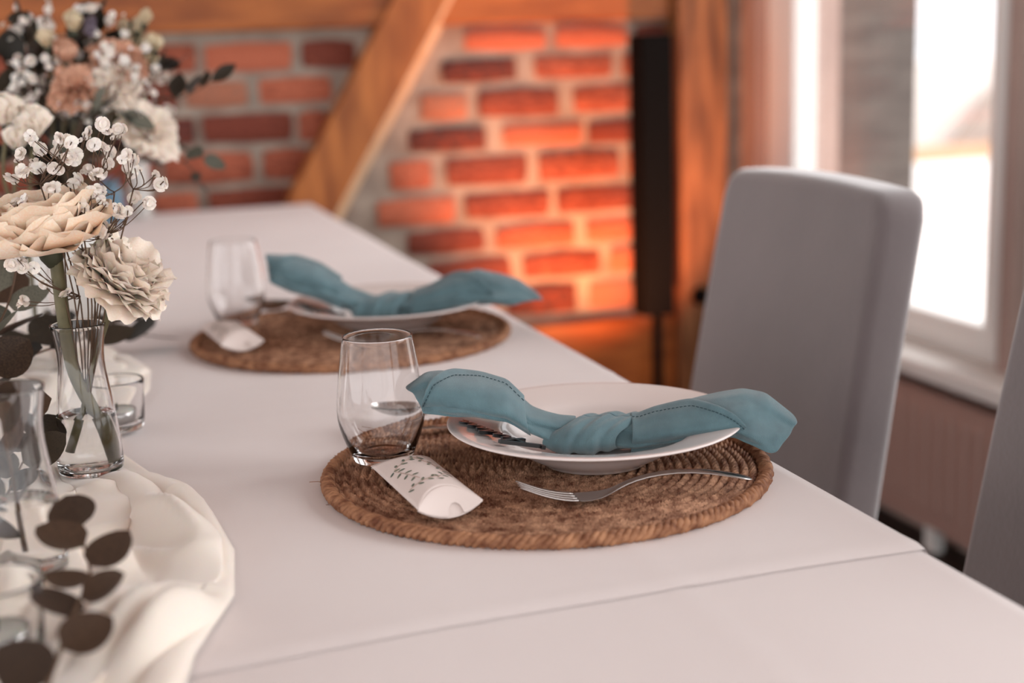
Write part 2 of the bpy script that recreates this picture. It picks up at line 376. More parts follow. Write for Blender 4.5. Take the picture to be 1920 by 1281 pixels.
def cloth(name, ya, yb, z0, label, near):
    n = int((yb - ya) / .012); xs = list(np.linspace(LX, EX, 110))
    P = []
    for i in range(n + 1):
        y = ya + (yb - ya) * i / n; row = []
        ov = .003 if not near else .0
        hem = 0
        if not near:
            d = y - ya - .004 * math.sin(xs[0]); hem = .0006 * (1 - max(0., min(1., (d - .018) / .02)))
        for k in range(14):                 # left drop
            row.append((LX - ov - .006 - .012 * math.sin(y * 14 + 1) * (1 - k / 13), y, TZ + z0 - .26 * (1 - k / 13) - .006))
        for x in xs:
            yy = y
            if not near and i < 24: yy = y + (.05 * (x - .1) + .006 * math.sin(7 * x)) * (1 - i / 24.) ** 2
            row.append((x + ov * (x / EX if x > 0 else 0), yy, TZ + z0 + (hem if i else -.0011) + wr_z(x, yy)))
        for k in range(14):                 # right drop
            q = (k + 1) / 14.; row.append((EX + ov + .003 + .004 * min(1, q * 5) + .010 * q * math.sin(y * 13), y, TZ + z0 + hem - .004 - .26 * q))
        P.append(row)
    b = MB().grid(P)
    o = b.build(name, M['cloth']); return tag(o, label, 'tablecloth', None)
nc = cloth('tablecloth', NY, HEM + .12, .0008, 'white tablecloth nearest the table end, tucked under the other cloth', True)
fc = cloth('tablecloth', HEM, FY, .0028, 'long white tablecloth with raised hem lying over the other cloth', False)
# far drop of the long cloth
for i_ in range(1):
    P = [[(x, FY + .004 + .012 * q * math.sin(x * 17), TZ + .003 - .26 * q) for x in np.linspace(LX, EX + .003, 60)] for q in np.linspace(0, 1, 10)]
    MB().grid(P).build('end_drop', M['cloth'], fc)
CZ = TZ + .0034                             # cloth surface

# ------------------------------------------------------------------ chairs
def chair(yc, label):
    t = thing('dining_chair', label, 'chair', (.80, yc, 0), 0, 'grey chairs along the window side')
    hw0, hw1, z0, z1, th = .222, .205, .42, .945, .062
    out = []
    for k in range(13):                     # outline: far top corner .. near top corner with a crowned top
        u = k / 12. * 2 - 1; out.append((u * (hw1 - .03), z1 - .006 * u * u))
    left = [(-hw1 + .008, z1 - .014), (-hw1, z1 - .04)]; right = [(hw1, z1 - .04), (hw1 - .008, z1 - .014)]
    poly = [(-hw0, z0)] + [(-hw0 + (hw0 - hw1) * q, z0 + (z1 - .04 - z0) * q) for q in (.33, .66)] + left[::-1] + out + right[::-1] + [(hw0 - (hw0 - hw1) * q, z0 + (z1 - .04 - z0) * q) for q in (.66, .33)] + [(hw0, z0)]
    def xf(z): return .012 + (z - .57) * .165 + .03 * (z - .57) ** 2
    vs = [(xf(z), y, z) for y, z in poly] + [(xf(z) + th, y, z) for y, z in poly]; n = len(poly)
    fs = [tuple(range(n)), tuple(range(2 * n - 1, n - 1, -1))] + [(i, n + i, n + (i + 1) % n, (i + 1) % n) for i in range(n)]
    o = fix(MB().add(vs, fs).build('backrest', M['chair'], t)); bev(o, .016, 4, 40)
    o = MB().box((-.40, -.22, .375), (.03, .22, .478)).build('seat', M['chair'], t); bev(o, .022, 4)
    for x, y in ((-.37, -.19), (-.37, .19), (.0, -.19), (.0, .19)):
        k = .05 if x > -.1 else -.02
        MB().tube([(x + k, y, 0), (x, y, .38)], [.014, .021], 4).build('leg', M['black'], t, smooth=False)
    return t
chair(1.595, 'grey velvet high-back chair with its whole pale-edged backrest showing beside the window')
chair(.935, 'grey velvet high-back chair closest to the table end')

# ------------------------------------------------------------------ place settings
def seagrass_mesh():
    nr, na, Rm = 176, 880, .186
    pitch = .0078
    r = np.linspace(.0005, Rm, nr)[:, None]; th = np.linspace(0, 2 * np.pi, na, endpoint=False)[None, :]
    rs = r + pitch * th / (2 * np.pi)       # spiral
    row = np.floor(rs / pitch); fr = rs / pitch - row
    arc = th * np.maximum(rs, .01)
    g = np.sin(np.pi * fr) ** .55
    st = .5 + .5 * np.sin(2 * np.pi * arc / .0085 + row * 2.4 + 3.0 * (fr - .5))
    st2 = .5 + .5 * np.sin(2 * np.pi * arc / .0031 + row * 1.3 - 5 * fr)
    h = .0012 + g * (.0018 + .0038 * st ** .8 + .0009 * st2) + rng.normal(0, .00028, (nr, na))
    x = (r * np.cos(th)).ravel(); y = (r * np.sin(th)).ravel(); z = (h + .0015 * np.cos(2 * th) * (r / Rm) ** 2 * .4).ravel()
    V = np.stack([x, y, z], 1); idx = np.arange(nr * na).reshape(nr, na)
    a = idx[:-1, :]; b = np.roll(a, -1, 1); d = idx[1:, :]; c = np.roll(d, -1, 1)
    F = np.stack([a, d, c, b], -1).reshape(-1, 4)
    me = bpy.data.meshes.new('woven_disc'); me.vertices.add(len(V)); me.vertices.foreach_set('co', V.ravel())
    me.loops.add(F.size); me.loops.foreach_set('vertex_index', F.ravel().astype(np.int32))
    me.polygons.add(len(F)); me.polygons.foreach_set('loop_start', np.arange(0, F.size, 4, dtype=np.int32))
    me.update(calc_edges=True); me.materials.append(M['seagrass']); me.polygons.foreach_set('use_smooth', [True] * len(F))
    return me
WOVEN = seagrass_mesh()
def rim_mesh():
    b = MB(); n = 900
    for s in range(3):
        pts = []; rad = []
        for i in range(n + 1):
            a = 2 * math.pi * i / n; tw = 2 * math.pi * (s / 3. + i / n * 62)
            rr = .1865 + .0034 * math.cos(tw); pts.append((rr * math.cos(a), rr * math.sin(a), .0050 + .0030 * math.sin(tw))); rad.append(.0031 + .0005 * math.sin(i * 1.7))
        b.tube(pts, rad, 6, cap=False)
    r2 = random.Random(4)
    for i in range(26):                     # loose fibres
        a = r2.uniform(0, 6.28); rr = .187; p = Vector((rr * math.cos(a), rr * math.sin(a), .006)); d = Vector((math.cos(a) + r2.uniform(-1, 1), math.sin(a) + r2.uniform(-1, 1), r2.uniform(.1, .8))) * .009
        b.tube([p, p + d * .5 + Vector((0, 0, .001)), p + d], .0003, 4)
    return b.data('rim_braid', M['seagrass_rim'])
RIMB = rim_mesh()
def placemat(c, label, s=1., rz=0):
    t = thing('placemat', label, 'placemat', (c[0], c[1], CZ), rz, 'woven seagrass placemats'); t.scale = (s, s, 1)
    o = link('woven_disc', WOVEN, t); o['kind'] = 'stuff'; link('rim_braid', RIMB, t); return t
MT = CZ + .0075                             # top of a mat
pp = [(0, .0025), (.040, .0025), (.0435, 0), (.047, 0), (.049, .003), (.060, .008), (.074, .0165), (.083, .0235), (.100, .0285), (.122, .0345), (.1268, .0362), (.1278, .0375), (.1268, .0388),
      (.122, .0382), (.100, .0335), (.086, .0300), (.0815, .0275), (.0775, .0235), (.070, .0155), (.062, .0108), (.050, .0085), (.030, .0078), (0, .0076)]
PLATE = MB().lathe(pp, 96).data('plate', M['porcelain'])
def plate(c, label):
    o = link('deep_plate', PLATE); o.location = (c[0], c[1], MT); sub(o, 1); return tag(o, label, 'plate', 'deep white plates')

def napkin(c, ang, top, bot, label, seed, lend=(-.163, .02), rend=(.172, .03)):
    """knotted napkin; s along its length, z above the table, d half depth"""
    rr = random.Random(seed)
    t = thing('napkin', label, 'napkin', (c[0], c[1], TZ), ang, 'knotted teal napkins')
    def sec(s, side, q):                    # centre height, half height, half depth
        zt = interp(s, top); zb = interp(s, bot); return (zt + zb) / 2, (zt - zb) / 2
    def dep(q): return interp(q, [(0, .017), (.2, .024), (.5, .036), (.8, .042), (1, .034)])
    for side, (send, slant) in ((-1, lend), (1, rend)):
        b = MB(); P = []; NS, NP = 44, 54
        for i in range(NS + 1):
            q = i / NS; row = []
            for j in range(NP + 1):
                v = j / NP; ps = v * 2 - 1; ph = ps * R(158)           # from front-bottom over the top to back-bottom
                e = send - side * slant * (1 - math.cos(ph * .9 + side * .35)) * .5
                s = side * .016 + (e - side * .016) * q
                zc, hz = sec(s, side, q); d = dep(q)
                k = (1 - q) ** 1.2
                tri = lambda t_: 4 * abs((t_ / (2 * math.pi)) % 1 - .5) - 1
                fold = 1 + .26 * k * tri(4.2 * ph + 7 * q + seed) + .16 * (1 - k) * tri(2.6 * ph + 4.5 * q + seed * 2) + .05 * tri(6 * ph - 9 * q)
                op = R(158) + (R(84) - R(158)) * max(0, q - .25) / .75
                yv = math.sin(ps * op) * d * fold
                zv = zc + hz * math.cos(ps * R(165)) * (1 - .16 * abs(tri(1.7 * ph + 3 * q + seed)) * (.35 + .65 * k))
                row.append((s, yv, zv))
            P.append(row)
        b.grid(P)
        # outer lap: a second layer lying over the front with a hemmed free edge
        P = []; st_ = []; A, B = (.30, .98) if side < 0 else (.10, .74)
        for i in range(31):
            q = A + (B - A) * i / 30.; row = []
            edge = interp(i / 30., [(0, 15), (.35, 28), (.6, 8), (.8, -35), (1, -112)]) if side < 0 else interp(i / 30., [(0, 20), (.5, -6), (1, -95)])
            for j in range(19):
                ph = R(-150 + (edge + 150) * j / 18.)
                e = send - side * slant * (1 - math.cos(ph * .9 + side * .35)) * .5
                s = side * .016 + (e - side * .016) * q; zc, hz = sec(s, side, q); d = dep(q) + .0035; hz += .003
                lift = .0022 if j == 17 else (.0012 if j == 18 else 0)
                k = (1 - q) ** 1.2
                fold = 1 + .12 * k * math.sin(5 * ph + 6 * q + seed)
                row.append((s, math.sin(ph) * (d + lift) * fold, zc + (hz + lift) * math.cos(ph)))
                if j == 15: st_.append(Vector((s, math.sin(ph) * (d + .0012) * fold, zc + (hz + .0012) * math.cos(ph))))
            P.append(row)
        b.grid(P)
        o = b.build('wing', M['napkin'], t); solid(o, .0011); sub(o, 1)
        sb = MB()
        for a_, b_ in zip(st_[:-1], st_[1:]): sb.tube([a_.lerp(b_, .15), a_.lerp(b_, .75)], .0004, 5)
        h_ = sb.build('hem_stitching', M['thread'], o); h_['kind'] = 'stuff'
    b = MB(); P = []                        # knot wrapped round the middle
    zt = interp(0, top) + .002; zb = interp(0, bot) - .0005
    for j in range(49):
        th = 2 * math.pi * j / 48; row = []
        for i in range(25):
            wv = i / 24. * 2 - 1
            bul = (1 - abs(wv) ** 3.2) ; wr = .0016 * math.sin(9 * wv + 2.2 * math.sin(th) + seed) + .0010 * math.sin(17 * wv - th)
            s = wv * .031 + .017 * math.sin(th + .6) + .004 * math.sin(2 * th)
            hy = .024 + .008 * bul + wr; hz = (zt - zb) / 2 - .006 + .006 * bul + wr * .8
            row.append((s, math.sin(th) * hy, (zt + zb) / 2 + math.cos(th) * hz))
        P.append(row)
    b.grid(P); o = b.build('knot', M['napkin'], t); solid(o, .0012); sub(o, 1)
    return t

def loft(b, spine, seg=12):
    """spine: (x, y, z, half width, half thick, dish)"""
    P = []
    for x, y, z, hw, ht, dish in spine:
        row = []
        for k in range(seg):
            a = 2 * math.pi * k / seg; cy = math.cos(a); cz = math.sin(a)
            row.append((x, y + hw * cy, z + ht * cz + dish * (cy * cy)))
        P.append(row)
    b.grid(P, closed_v=True); n = len(P)
    o = len(b.v) - n * seg; b.f.append(tuple(o + k for k in range(seg))[::-1]); b.f.append(tuple(o + (n - 1) * seg + k for k in range(seg)))
def fork_mesh():
    b = MB()
    loft(b, [(.046, 0, .0040, .0118, .0009, .0012), (.054, 0, .0030, .0122, .0010, .0018), (.062, 0, .0032, .0112, .0011, .0018), (.070, 0, .0048, .0082, .0013, .0010), (.078, 0, .0080, .0050, .0016, 0),
             (.088, 0, .0125, .0036, .0019, 0), (.105, 0, .0170, .0036, .0018, 0), (.130, 0, .0190, .0050, .0015, 0), (.155, 0, .0165, .0068, .0013, 0), (.180, 0, .0105, .0080, .0012, 0), (.190, 0, .0075, .0072, .0011, 0), (.1935, 0, .0065, .0040, .0009, 0)])
    for k in range(4):
        y0 = (-.0092 + k * .00613); b.tube([(.050, y0, .0045), (.036, y0 * 1.02, .0062), (.020, y0 * 1.0, .0112), (.008, y0 * .97, .0168), (.001, y0 * .95, .0200)], [.0019, .0017, .0015, .0012, .0006], 8)
    return b.data('fork', M['steel'])
def spoon_mesh():
    b = MB(); P = []
    for i in range(15):
        u = i / 14.; x = .064 * u; hw = .0005 + .0215 * (math.sin(math.pi * min(1, u * .92 + .04)) ** .62) * (1 - .25 * u); row = []
        for j in range(13):
            v = j / 12. * 2 - 1; row.append((x, hw * v, .0148 - .0118 * (1 - v * v) * math.sin(math.pi * min(1, u * .95 + .03)) ** .7 + .004 * (1 - u) ** 2))
        P.append(row)
    o = MB(); o.grid(P); top = list(o.v); b.grid(P); b.grid([[(x, y, z - .0013) for x, y, z in r][::-1] for r in P])
    loft(b, [(.060, 0, .0120, .0052, .0013, 0), (.072, 0, .0160, .0036, .0018, 0), (.095, 0, .0190, .0036, .0018, 0), (.130, 0, .0190, .0052, .0015, 0), (.165, 0, .0140, .0072, .0013, 0), (.192, 0, .0070, .0082, .0012, 0), (.199, 0, .0050, .0045, .0009, 0)])
    return b.data('spoon', M['steel'])
def knife_mesh():
    b = MB()
    loft(b, [(0, .004, .0035, .0008, .0006, 0), (.012, .003, .0035, .0050, .0007, 0), (.04, .0008, .0035, .0085, .0009, 0), (.085, 0, .0035, .0095, .0011, 0), (.105, 0, .0038, .0070, .0022, 0), (.115, 0, .0042, .0058, .0030, 0), (.16, 0, .0046, .0080, .0034, 0), (.20, 0, .0045, .0098, .0032, 0), (.216, 0, .0042, .0085, .0026, 0), (.219, 0, .0042, .0040, .0015, 0)])
    return b.data('knife', M['steel'])
FORK, SPOON, KNIFE = fork_mesh(), spoon_mesh(), knife_mesh()
def cutlery(name, me, p, rz, label, cat, z=MT):
    o = link(name, me); o.location = (p[0], p[1], z); o.rotation_euler = (0, 0, rz); sub(o, 1); return tag(o, label, cat, cat + 's of the two settings')

tp = [(0, .0075), (.019, .0065), (.0245, .009), (.031, .021), (.0368, .036), (.0378, .046), (.0362, .066), (.0330, .088), (.0297, .1105), (.0294, .1115), (.0297, .1125), (.0303, .1120), (.0307, .1110),
      (.0341, .088), (.0373, .066), (.0389, .046), (.0380, .034), (.0325, .017), (.0275, .007), (.0262, .002), (.0245, 0), (.018, .0008), (0, .0015)]
TUMB = MB().lathe(tp[::-1], 64).data('tumbler', M['glass'])
def tumbler(p, label, z):
    o = link('tumbler', TUMB); o.location = (p[0], p[1], z); sub(o, 1); return tag(o, label, 'glass', 'stemless tumblers')

def pillow_box(p, rz, label):
    Lh, wd, T, dd = .064, .0262, .0115, .019
    t = thing('favour_box', label, 'box', (p[0], p[1], MT), rz, 'pillow-shaped favour boxes')
    def zt(v): return T * (1 - v * v)
    b = MB()
    for sg in (1, -1):
        P = []
        for i in range(25):
            u = i / 24. * 2 - 1; row = []
            for j in range(21):
                v = j / 20. * 2 - 1; e = Lh - dd * (1 - v * v); row.append((u * e, v * wd, T + .0006 + sg * zt(v) * (1 - .12 * abs(u) ** 3)))
            P.append(row if sg > 0 else row[::-1])
        b.grid(P)
    solid(b.build('sleeve', M['card'], t), .0004)
    for sd, lay in ((-1, 0), (-1, 1), (1, 0), (1, 1)):     # inner flap, outer flap with thumb notch
        fb = MB(); P = []
        for i in range(13):
            q = i / 12.; row = []
            for j in range(41):
                v = j / 40. * 2 - 1; e0 = Lh - dd * (1 - v * v); e1 = Lh + .002 * (1 - v * v)
                nt_ = (.0075 if lay else 0) * math.sqrt(max(0, 1 - ((v - .15) / .24) ** 2)) if abs(v - .15) < .24 else 0
                z0 = T + zt(v) * .88 + .0003 - (0 if lay else .0012); z1 = T - zt(v) * .75 - (0 if lay else .0012)
                qq = q * (1 - nt_ / max(1e-4, (e1 - e0))) if e1 - e0 > .004 else q
                row.append((sd * (e0 + (e1 - e0) * qq - (0 if lay else .0012)), v * wd, z0 + (z1 - z0) * qq ** 1.3))
            P.append(row)
        fb.grid(P); solid(fb.build('end_flap', M['card'], t), .0004)
    lv = MB(); ln = MB(); rr = random.Random(3)   # printed sprigs on the upper face
    def on(u, v): return (u, v, T + .0006 + zt(v / wd) * (1 - .12 * abs(u / Lh) ** 3) + .0005)
    def leaf(u, v, a, l=.006, wdt=.0013):
        pts = []
        for k in range(8):
            an = 2 * math.pi * k / 8; du, dv = l / 2 * math.cos(an), wdt * math.sin(an); pts.append(on(u + du * math.cos(a) - dv * math.sin(a), v + du * math.sin(a) + dv * math.cos(a)))
        lv.add(pts, [tuple(range(8))])
    for cu, cv, a0, n in ((.014, .013, 2.4, 7), (-.014, .011, .5, 8), (.026, -.008, 1.7, 6), (-.030, -.004, 2.0, 7), (.000, -.014, .3, 7)):
        for k in range(n):
            uu = cu + math.cos(a0) * .0055 * (k - n / 2); vv = cv + math.sin(a0) * .0055 * (k - n / 2) * .8
            uu -= math.sin(a0) * .003 * (1 if k % 2 else -1); vv += math.cos(a0) * .003 * (1 if k % 2 else -1)
            if abs(vv) < wd * .85 and abs(uu) < Lh - dd * (1 - (vv / wd) ** 2) - .006: leaf(uu, vv, a0 + (1 if k % 2 else -1) * 1.0, rr.uniform(.0045, .0065))
        pts = [on(cu + math.cos(a0) * .0055 * (k - n / 2), max(-wd * .85, min(wd * .85, cv + math.sin(a0) * .0044 * (k - n / 2)))) for k in range(n + 1)]
        ln.tube(pts, .00025, 4)
    o = lv.build('leaf_print', M['print'], t, smooth=False); o['label'] = 'printed grey-green leaves'
    ln.build('stem_print', M['print_line'], t, smooth=False)
    return t
def name_sign(p, q, label, z0, tilt):
    """cut-out script lettering: a tall initial followed by small joined letters, lying on the plate rim"""
    t = thing('name_sign', label, 'sign', (p[0], p[1], z0), math.atan2(q[1] - p[1], q[0] - p[0]), 'black cut-out name signs')
    t.rotation_euler[0] = tilt
    b = MB(); h = .003
    def bar(a, c, w_):
        a = Vector(a); c = Vector(c); d = (c - a).normalized(); nn = Vector((-d.y, d.x)) * w_ / 2; pts = [a - nn, c - nn, c + nn, a + nn]
        b.add([(v.x, v.y, 0) for v in pts] + [(v.x, v.y, h) for v in pts], [(3, 2, 1, 0), (4, 5, 6, 7), (0, 1, 5, 4), (1, 2, 6, 5), (2, 3, 7, 6), (3, 0, 4, 7)])
    # initial
    bar((-.004, -.008), (.014, .021), .0042); bar((.014, .021), (.021, -.008), .0042); bar((.002, .003), (.022, .003), .0034); bar((-.010, -.006), (-.003, -.008), .0034)
    x = .022
    for k in range(6):                      # small joined letters
        hgt = (.010, .0095, .016, .0098, .010, .0105)[k]
        bar((x, .0), (x + .0045, hgt), .0032); bar((x + .0045, hgt), (x + .0085, .0), .0032); bar((x + .0075, .0008), (x + .0135, .0008), .0028); x += .0128
    b.build('lettering', M['acrylic'], t, smooth=False); return t

S = [dict(mat=(.3735, 1.115), plate=(.418, 1.112), glass=atZ((719, 862), MT), fork=(.314, 1.012), knife=(.292, 1.262), spoon=(.262, 1.305), box=(.263, 1.122), rz=0),
     dict(mat=(.3357, 1.769), plate=(.385, 1.772), glass=atZ((447, 607), MT), fork=(.283, 1.690), knife=(.262, 1.925), spoon=(.225, 1.965), box=(.187, 1.835), rz=0)]
placemat(S[0]['mat'], 'round woven seagrass placemat closest to the table end', 1., .4)
placemat(S[1]['mat'], 'round woven seagrass placemat farther along the table toward the brick wall', 1.06, 2.2)
plate(S[0]['plate'], 'white deep plate on the placemat closest to the table end')
plate(S[1]['plate'], 'white deep plate on the placemat toward the brick wall')
top1 = [(-.166, .076), (-.145, .091), (-.132, .092), (-.1, .085), (-.075, .078), (-.055, .058), (-.03, .051), (.005, .048), (.037, .046), (.051, .052), (.074, .059), (.106, .067), (.128, .071), (.147, .067), (.176, .042)]
bot1 = [(-.166, .070), (-.161, .066), (-.133, .064), (-.1, .060), (-.074, .053), (-.055, .040), (-.028, .023), (0, .0195), (.032, .0205), (.051, .025), (.083, .035), (.115, .039), (.130, .032), (.144, .024), (.165, .025), (.176, .034)]
napkin(S[0]['plate'], R(-20), top1, bot1, 'knotted teal linen napkin on the plate closest to the table end', 1)
top2 = [(-.157, .112), (-.127, .110), (-.087, .094), (-.06, .076), (-.047, .066), (-.02, .055), (.03, .055), (.055, .062), (.085, .078), (.117, .087), (.15, .078), (.171, .070), (.204, .042)]
bot2 = [(-.157, .095), (-.143, .080), (-.116, .067), (-.08, .052), (-.05, .036), (-.02, .022), (.03, .022), (.06, .030), (.1, .041), (.136, .046), (.17, .042), (.204, .036)]
napkin(S[1]['plate'], R(-20), top2, bot2, 'knotted teal linen napkin on the plate toward the brick wall', 4, (-.155, .012), (.200, .05))
tumbler(S[0]['glass'], 'clear stemless tumbler standing on the placemat closest to the table end', MT)
tumbler(S[1]['glass'], 'clear stemless tumbler standing on the placemat toward the brick wall', MT)
cutlery('fork', FORK, S[0]['fork'], R(-6), 'steel fork on the placemat closest to the table end', 'fork')
cutlery('fork', FORK, S[1]['fork'], R(-16), 'steel fork on the placemat toward the brick wall', 'fork')
cutlery('knife', KNIFE, S[0]['knife'], R(-4), 'steel knife behind the plate closest to the table end', 'knife')
cutlery('knife', KNIFE, S[1]['knife'], R(-8), 'steel knife behind the plate toward the brick wall', 'knife')
cutlery('spoon', SPOON, S[0]['spoon'], R(-4), 'steel spoon seen through the tumbler closest to the table end', 'spoon')
cutlery('spoon', SPOON, S[1]['spoon'], R(-8), 'steel spoon seen through the tumbler toward the brick wall', 'spoon')
_a = atZ((746, 869), MT + .008); _b = atZ((842, 952), MT + .008); pillow_box(((_a.x + _b.x) / 2, (_a.y + _b.y) / 2 - .008), math.atan2(_b.y - _a.y, _b.x - _a.x), 'white leaf-printed pillow box on the placemat closest to the table end')
_a = atZ((400, 606), MT + .008); _b = atZ((470, 660), MT + .008); pillow_box(((_a.x + _b.x) / 2, (_a.y + _b.y) / 2), math.atan2(_b.y - _a.y, _b.x - _a.x), 'white leaf-printed pillow box on the placemat toward the brick wall')
RIMZ = MT + .0372
name_sign((.343, 1.062), (.316, 1.150), 'black cut-out script name on the plate rim closest to the table end', MT + .0335, R(11))
name_sign((.308, 1.722), (.281, 1.810), 'black cut-out script name on the plate rim toward the brick wall', MT + .0335, R(11))

# ------------------------------------------------------------------ runner
def runner():
    def right(y): return interp(y, [(.3, .0), (.7, .02), (.84, .050), (.93, .085), (1.02, .096), (1.12, .090), (1.20, .076), (1.25, .050), (1.33, .028), (1.45, .035), (1.58, .070), (1.68, .078), (1.78, .050), (1.95, .02), (2.3, .03), (2.8, .02)])
    P = []; ny, nx = 420, 110
    for i in range(ny + 1):
        y = .30 + 2.4 * i / ny; xr = right(y); xl = -.20 + .02 * math.sin(5 * y); row = []
        for j in range(nx + 1):
            v = j / nx; x = xl + (xr - xl) * v; d = (1 - v) * (xr - xl); dl = v * (xr - xl)
            nz1 = noise.noise(Vector((x * 9, y * 7, 1.3))); nz2 = noise.noise(Vector((x * 22, y * 14, 5.1)))
            wp_ = .034 * nz1 + .010 * nz2 + .06 * (y - 1)
            t1 = ((d + wp_ + .012) / .036) % 1; rid = (1 - abs(2 * t1 - 1)) ** 1.4
            t2 = ((d * .5 + y * .6 + .03 * nz2) / .06) % 1; r2 = (1 - abs(2 * t2 - 1)) ** 3
            amp = 1.6 * noise.noise(Vector((x * 14, y * 9, 9.7)))
            env = min(1, d / .014) ** .7 * min(1, dl / .03)
            low = interp(y, [(.3, .8), (1.1, 1.0), (1.19, .9), (1.25, .3), (1.34, .12), (1.5, .2), (1.6, .8), (1.7, .8), (1.85, .3), (2.7, .3)])
            h = (.005 + .022 * rid * max(.15, .6 + amp) + .007 * r2 * max(0, .5 - amp) + .003 * nz2) * env * low
            row.append((x + .007 * math.sin(2 * math.pi * t1) * env, y, CZ + .0012 + h))
        P.append(row)
    o = MB().grid(P).build('table_runner', M['chiffon']); solid(o, .0009, 1)
    return tag(o, 'gathered cream chiffon runner along the middle of the table', 'runner')
runner()

# ------------------------------------------------------------------ flowers
def petal_mesh(m, ruffle, cup, wd=1., seed=0, frill=9):
    P = []
    for i in range(10):
        v = i / 9.; row = []
        wv = wd * (.14 + .86 * math.sin(math.pi * min(.62, .06 + v * .58)) ** 1.3)
        for j in range(17):
            u = j / 16. * 2 - 1; x = u * wv * .5 * (1 + ruffle * .3 * math.sin(5 * v + seed))
            ln_ = v * (1 - .34 * abs(u) ** 2.2 * v) + ruffle * .35 * math.sin(frill * 1.7 * u + seed * 2) * v ** 5
            y = cup * (.55 * v ** 2.2) - .18 * u * u * v + ruffle * v ** 2.5 * math.sin(frill * u + seed * 1.7)
            row.append((x, -y, ln_))
        P.append(row)
    return MB().grid(P).data('petal', m)
def flower(pos, m, size, label, cat, tilts, group, lean=(0, 0, 1), ruffle=.10, cup=.5, wd=1., stem=None, calyx=True, name='flower', frill=9):
    t = thing(name, label, cat, pos, 0, group); q = Vector((0, 0, 1)).rotation_difference(Vector(lean).normalized()); t.rotation_mode = 'QUATERNION'; t.rotation_quaternion = q
    vr = [petal_mesh(m, ruffle, cup, wd, s, frill) for s in range(3)]
    a = random.random() * 6
    for n, tilt, sc in tilts:
        for k in range(n):
            o = link('petal', random.choice(vr), t); an = a + 2 * math.pi * k / n + random.uniform(-.2, .2); tl = tilt + random.uniform(-.12, .12)
            s = size * sc * random.uniform(.9, 1.1); o.scale = (s, s, s)
            o.rotation_mode = 'QUATERNION'; o.rotation_quaternion = Quaternion((0, 0, 1), an) @ Quaternion((1, 0, 0), tl)
        a += .7
    if calyx: MB().lathe([(0, -.32 * size), (.10 * size, -.30 * size), (.17 * size, -.16 * size), (.20 * size, .06 * size), (.15 * size, .14 * size), (0, .12 * size)], 14).build('calyx', M['calyx'], t)
    if stem:
        inv = q.inverted(); pts = [inv @ (Vector(p) - Vector(pos)) for p in stem[0]]
        # smooth the path
        sm = []
        for i in range(len(pts) - 1):
            p0 = pts[max(i - 1, 0)]; p1 = pts[i]; p2 = pts[i + 1]; p3 = pts[min(i + 2, len(pts) - 1)]
            for k in range(6):
                u = k / 6.; sm.append(.5 * ((2 * p1) + (p2 - p0) * u + (2 * p0 - 5 * p1 + 4 * p2 - p3) * u * u + (3 * p1 - p0 - 3 * p2 + p3) * u ** 3))
        sm.append(pts[-1]); MB().tube(sm, stem[1], 10).build('stem', M['stem'], t)
    return t
def smooth_path(pts, n=6):
    pts = [Vector(p) for p in pts]; sm = []
    for i in range(len(pts) - 1):
        p0 = pts[max(i - 1, 0)]; p1 = pts[i]; p2 = pts[i + 1]; p3 = pts[min(i + 2, len(pts) - 1)]
        for k in range(n):
            u = k / n; sm.append(.5 * ((2 * p1) + (p2 - p0) * u + (2 * p0 - 5 * p1 + 4 * p2 - p3) * u * u + (3 * p1 - p0 - 3 * p2 + p3) * u ** 3))
    return sm + [pts[-1]]
def blossom_mesh(seed):
    r = random.Random(seed); b = MB()
    for n, tilt, sc in ((5, 1.25, 1.), (6, .8, .95), (5, .35, .85)):
        a0 = r.random() * 6
        for k in range(n):
            q = Quaternion((0, 0, 1), a0 + 6.283 * k / n + r.uniform(-.2, .2)) @ Quaternion((1, 0, 0), tilt + r.uniform(-.2, .2))
            P = [[q @ Vector((u * (.12 + .42 * math.sin(1.9 * v)), .22 * u * u - .25 * v * v + r.uniform(-.04, .04), v * sc * (1 - .12 * u * u))) for u in (-1, -.4, .4, 1)] for v in (0, .45, .8, 1)]
            b.grid(P)
    return b.data('blossom', M['baby'])
BLO = [blossom_mesh(s) for s in range(6)]
def sprig(name, base, hubs, blossoms, label, group, size=.0056, jitter=.0):
    """baby's breath: base -> hubs -> blossoms"""
    t = thing(name, label, 'flower', base, 0, group); b = MB(); B = Vector(base); Z = Vector((0, 0, 0))
    hp = [Vector(h) - B for h in hubs]
    for h in hp:
        mid = h * .5 + Vector((random.uniform(-.01, .01), random.uniform(-.01, .01), .01)); b.tube(smooth_path([Z, mid, h], 5), .0007, 5)
    for p in blossoms:
        p = Vector(p) - B; h = min(hp, key=lambda h_: (h_ - p).length + (.05 if h_.z > p.z else 0))
        mid = h.lerp(p, .5) + Vector((random.uniform(-.006, .006), random.uniform(-.006, .006), -.004)); b.tube(smooth_path([h, mid, p], 4), [.0005] * 9, 4)
        o = link('blossom', random.choice(BLO), t); o.location = p; s = size * random.choice((.45, .8, 1, 1, 1.15)); o.scale = (s, s, s); o.rotation_euler = (random.random() * 6, random.random() * 6, 0)
    b.build('stem', M['twig'], t); return t

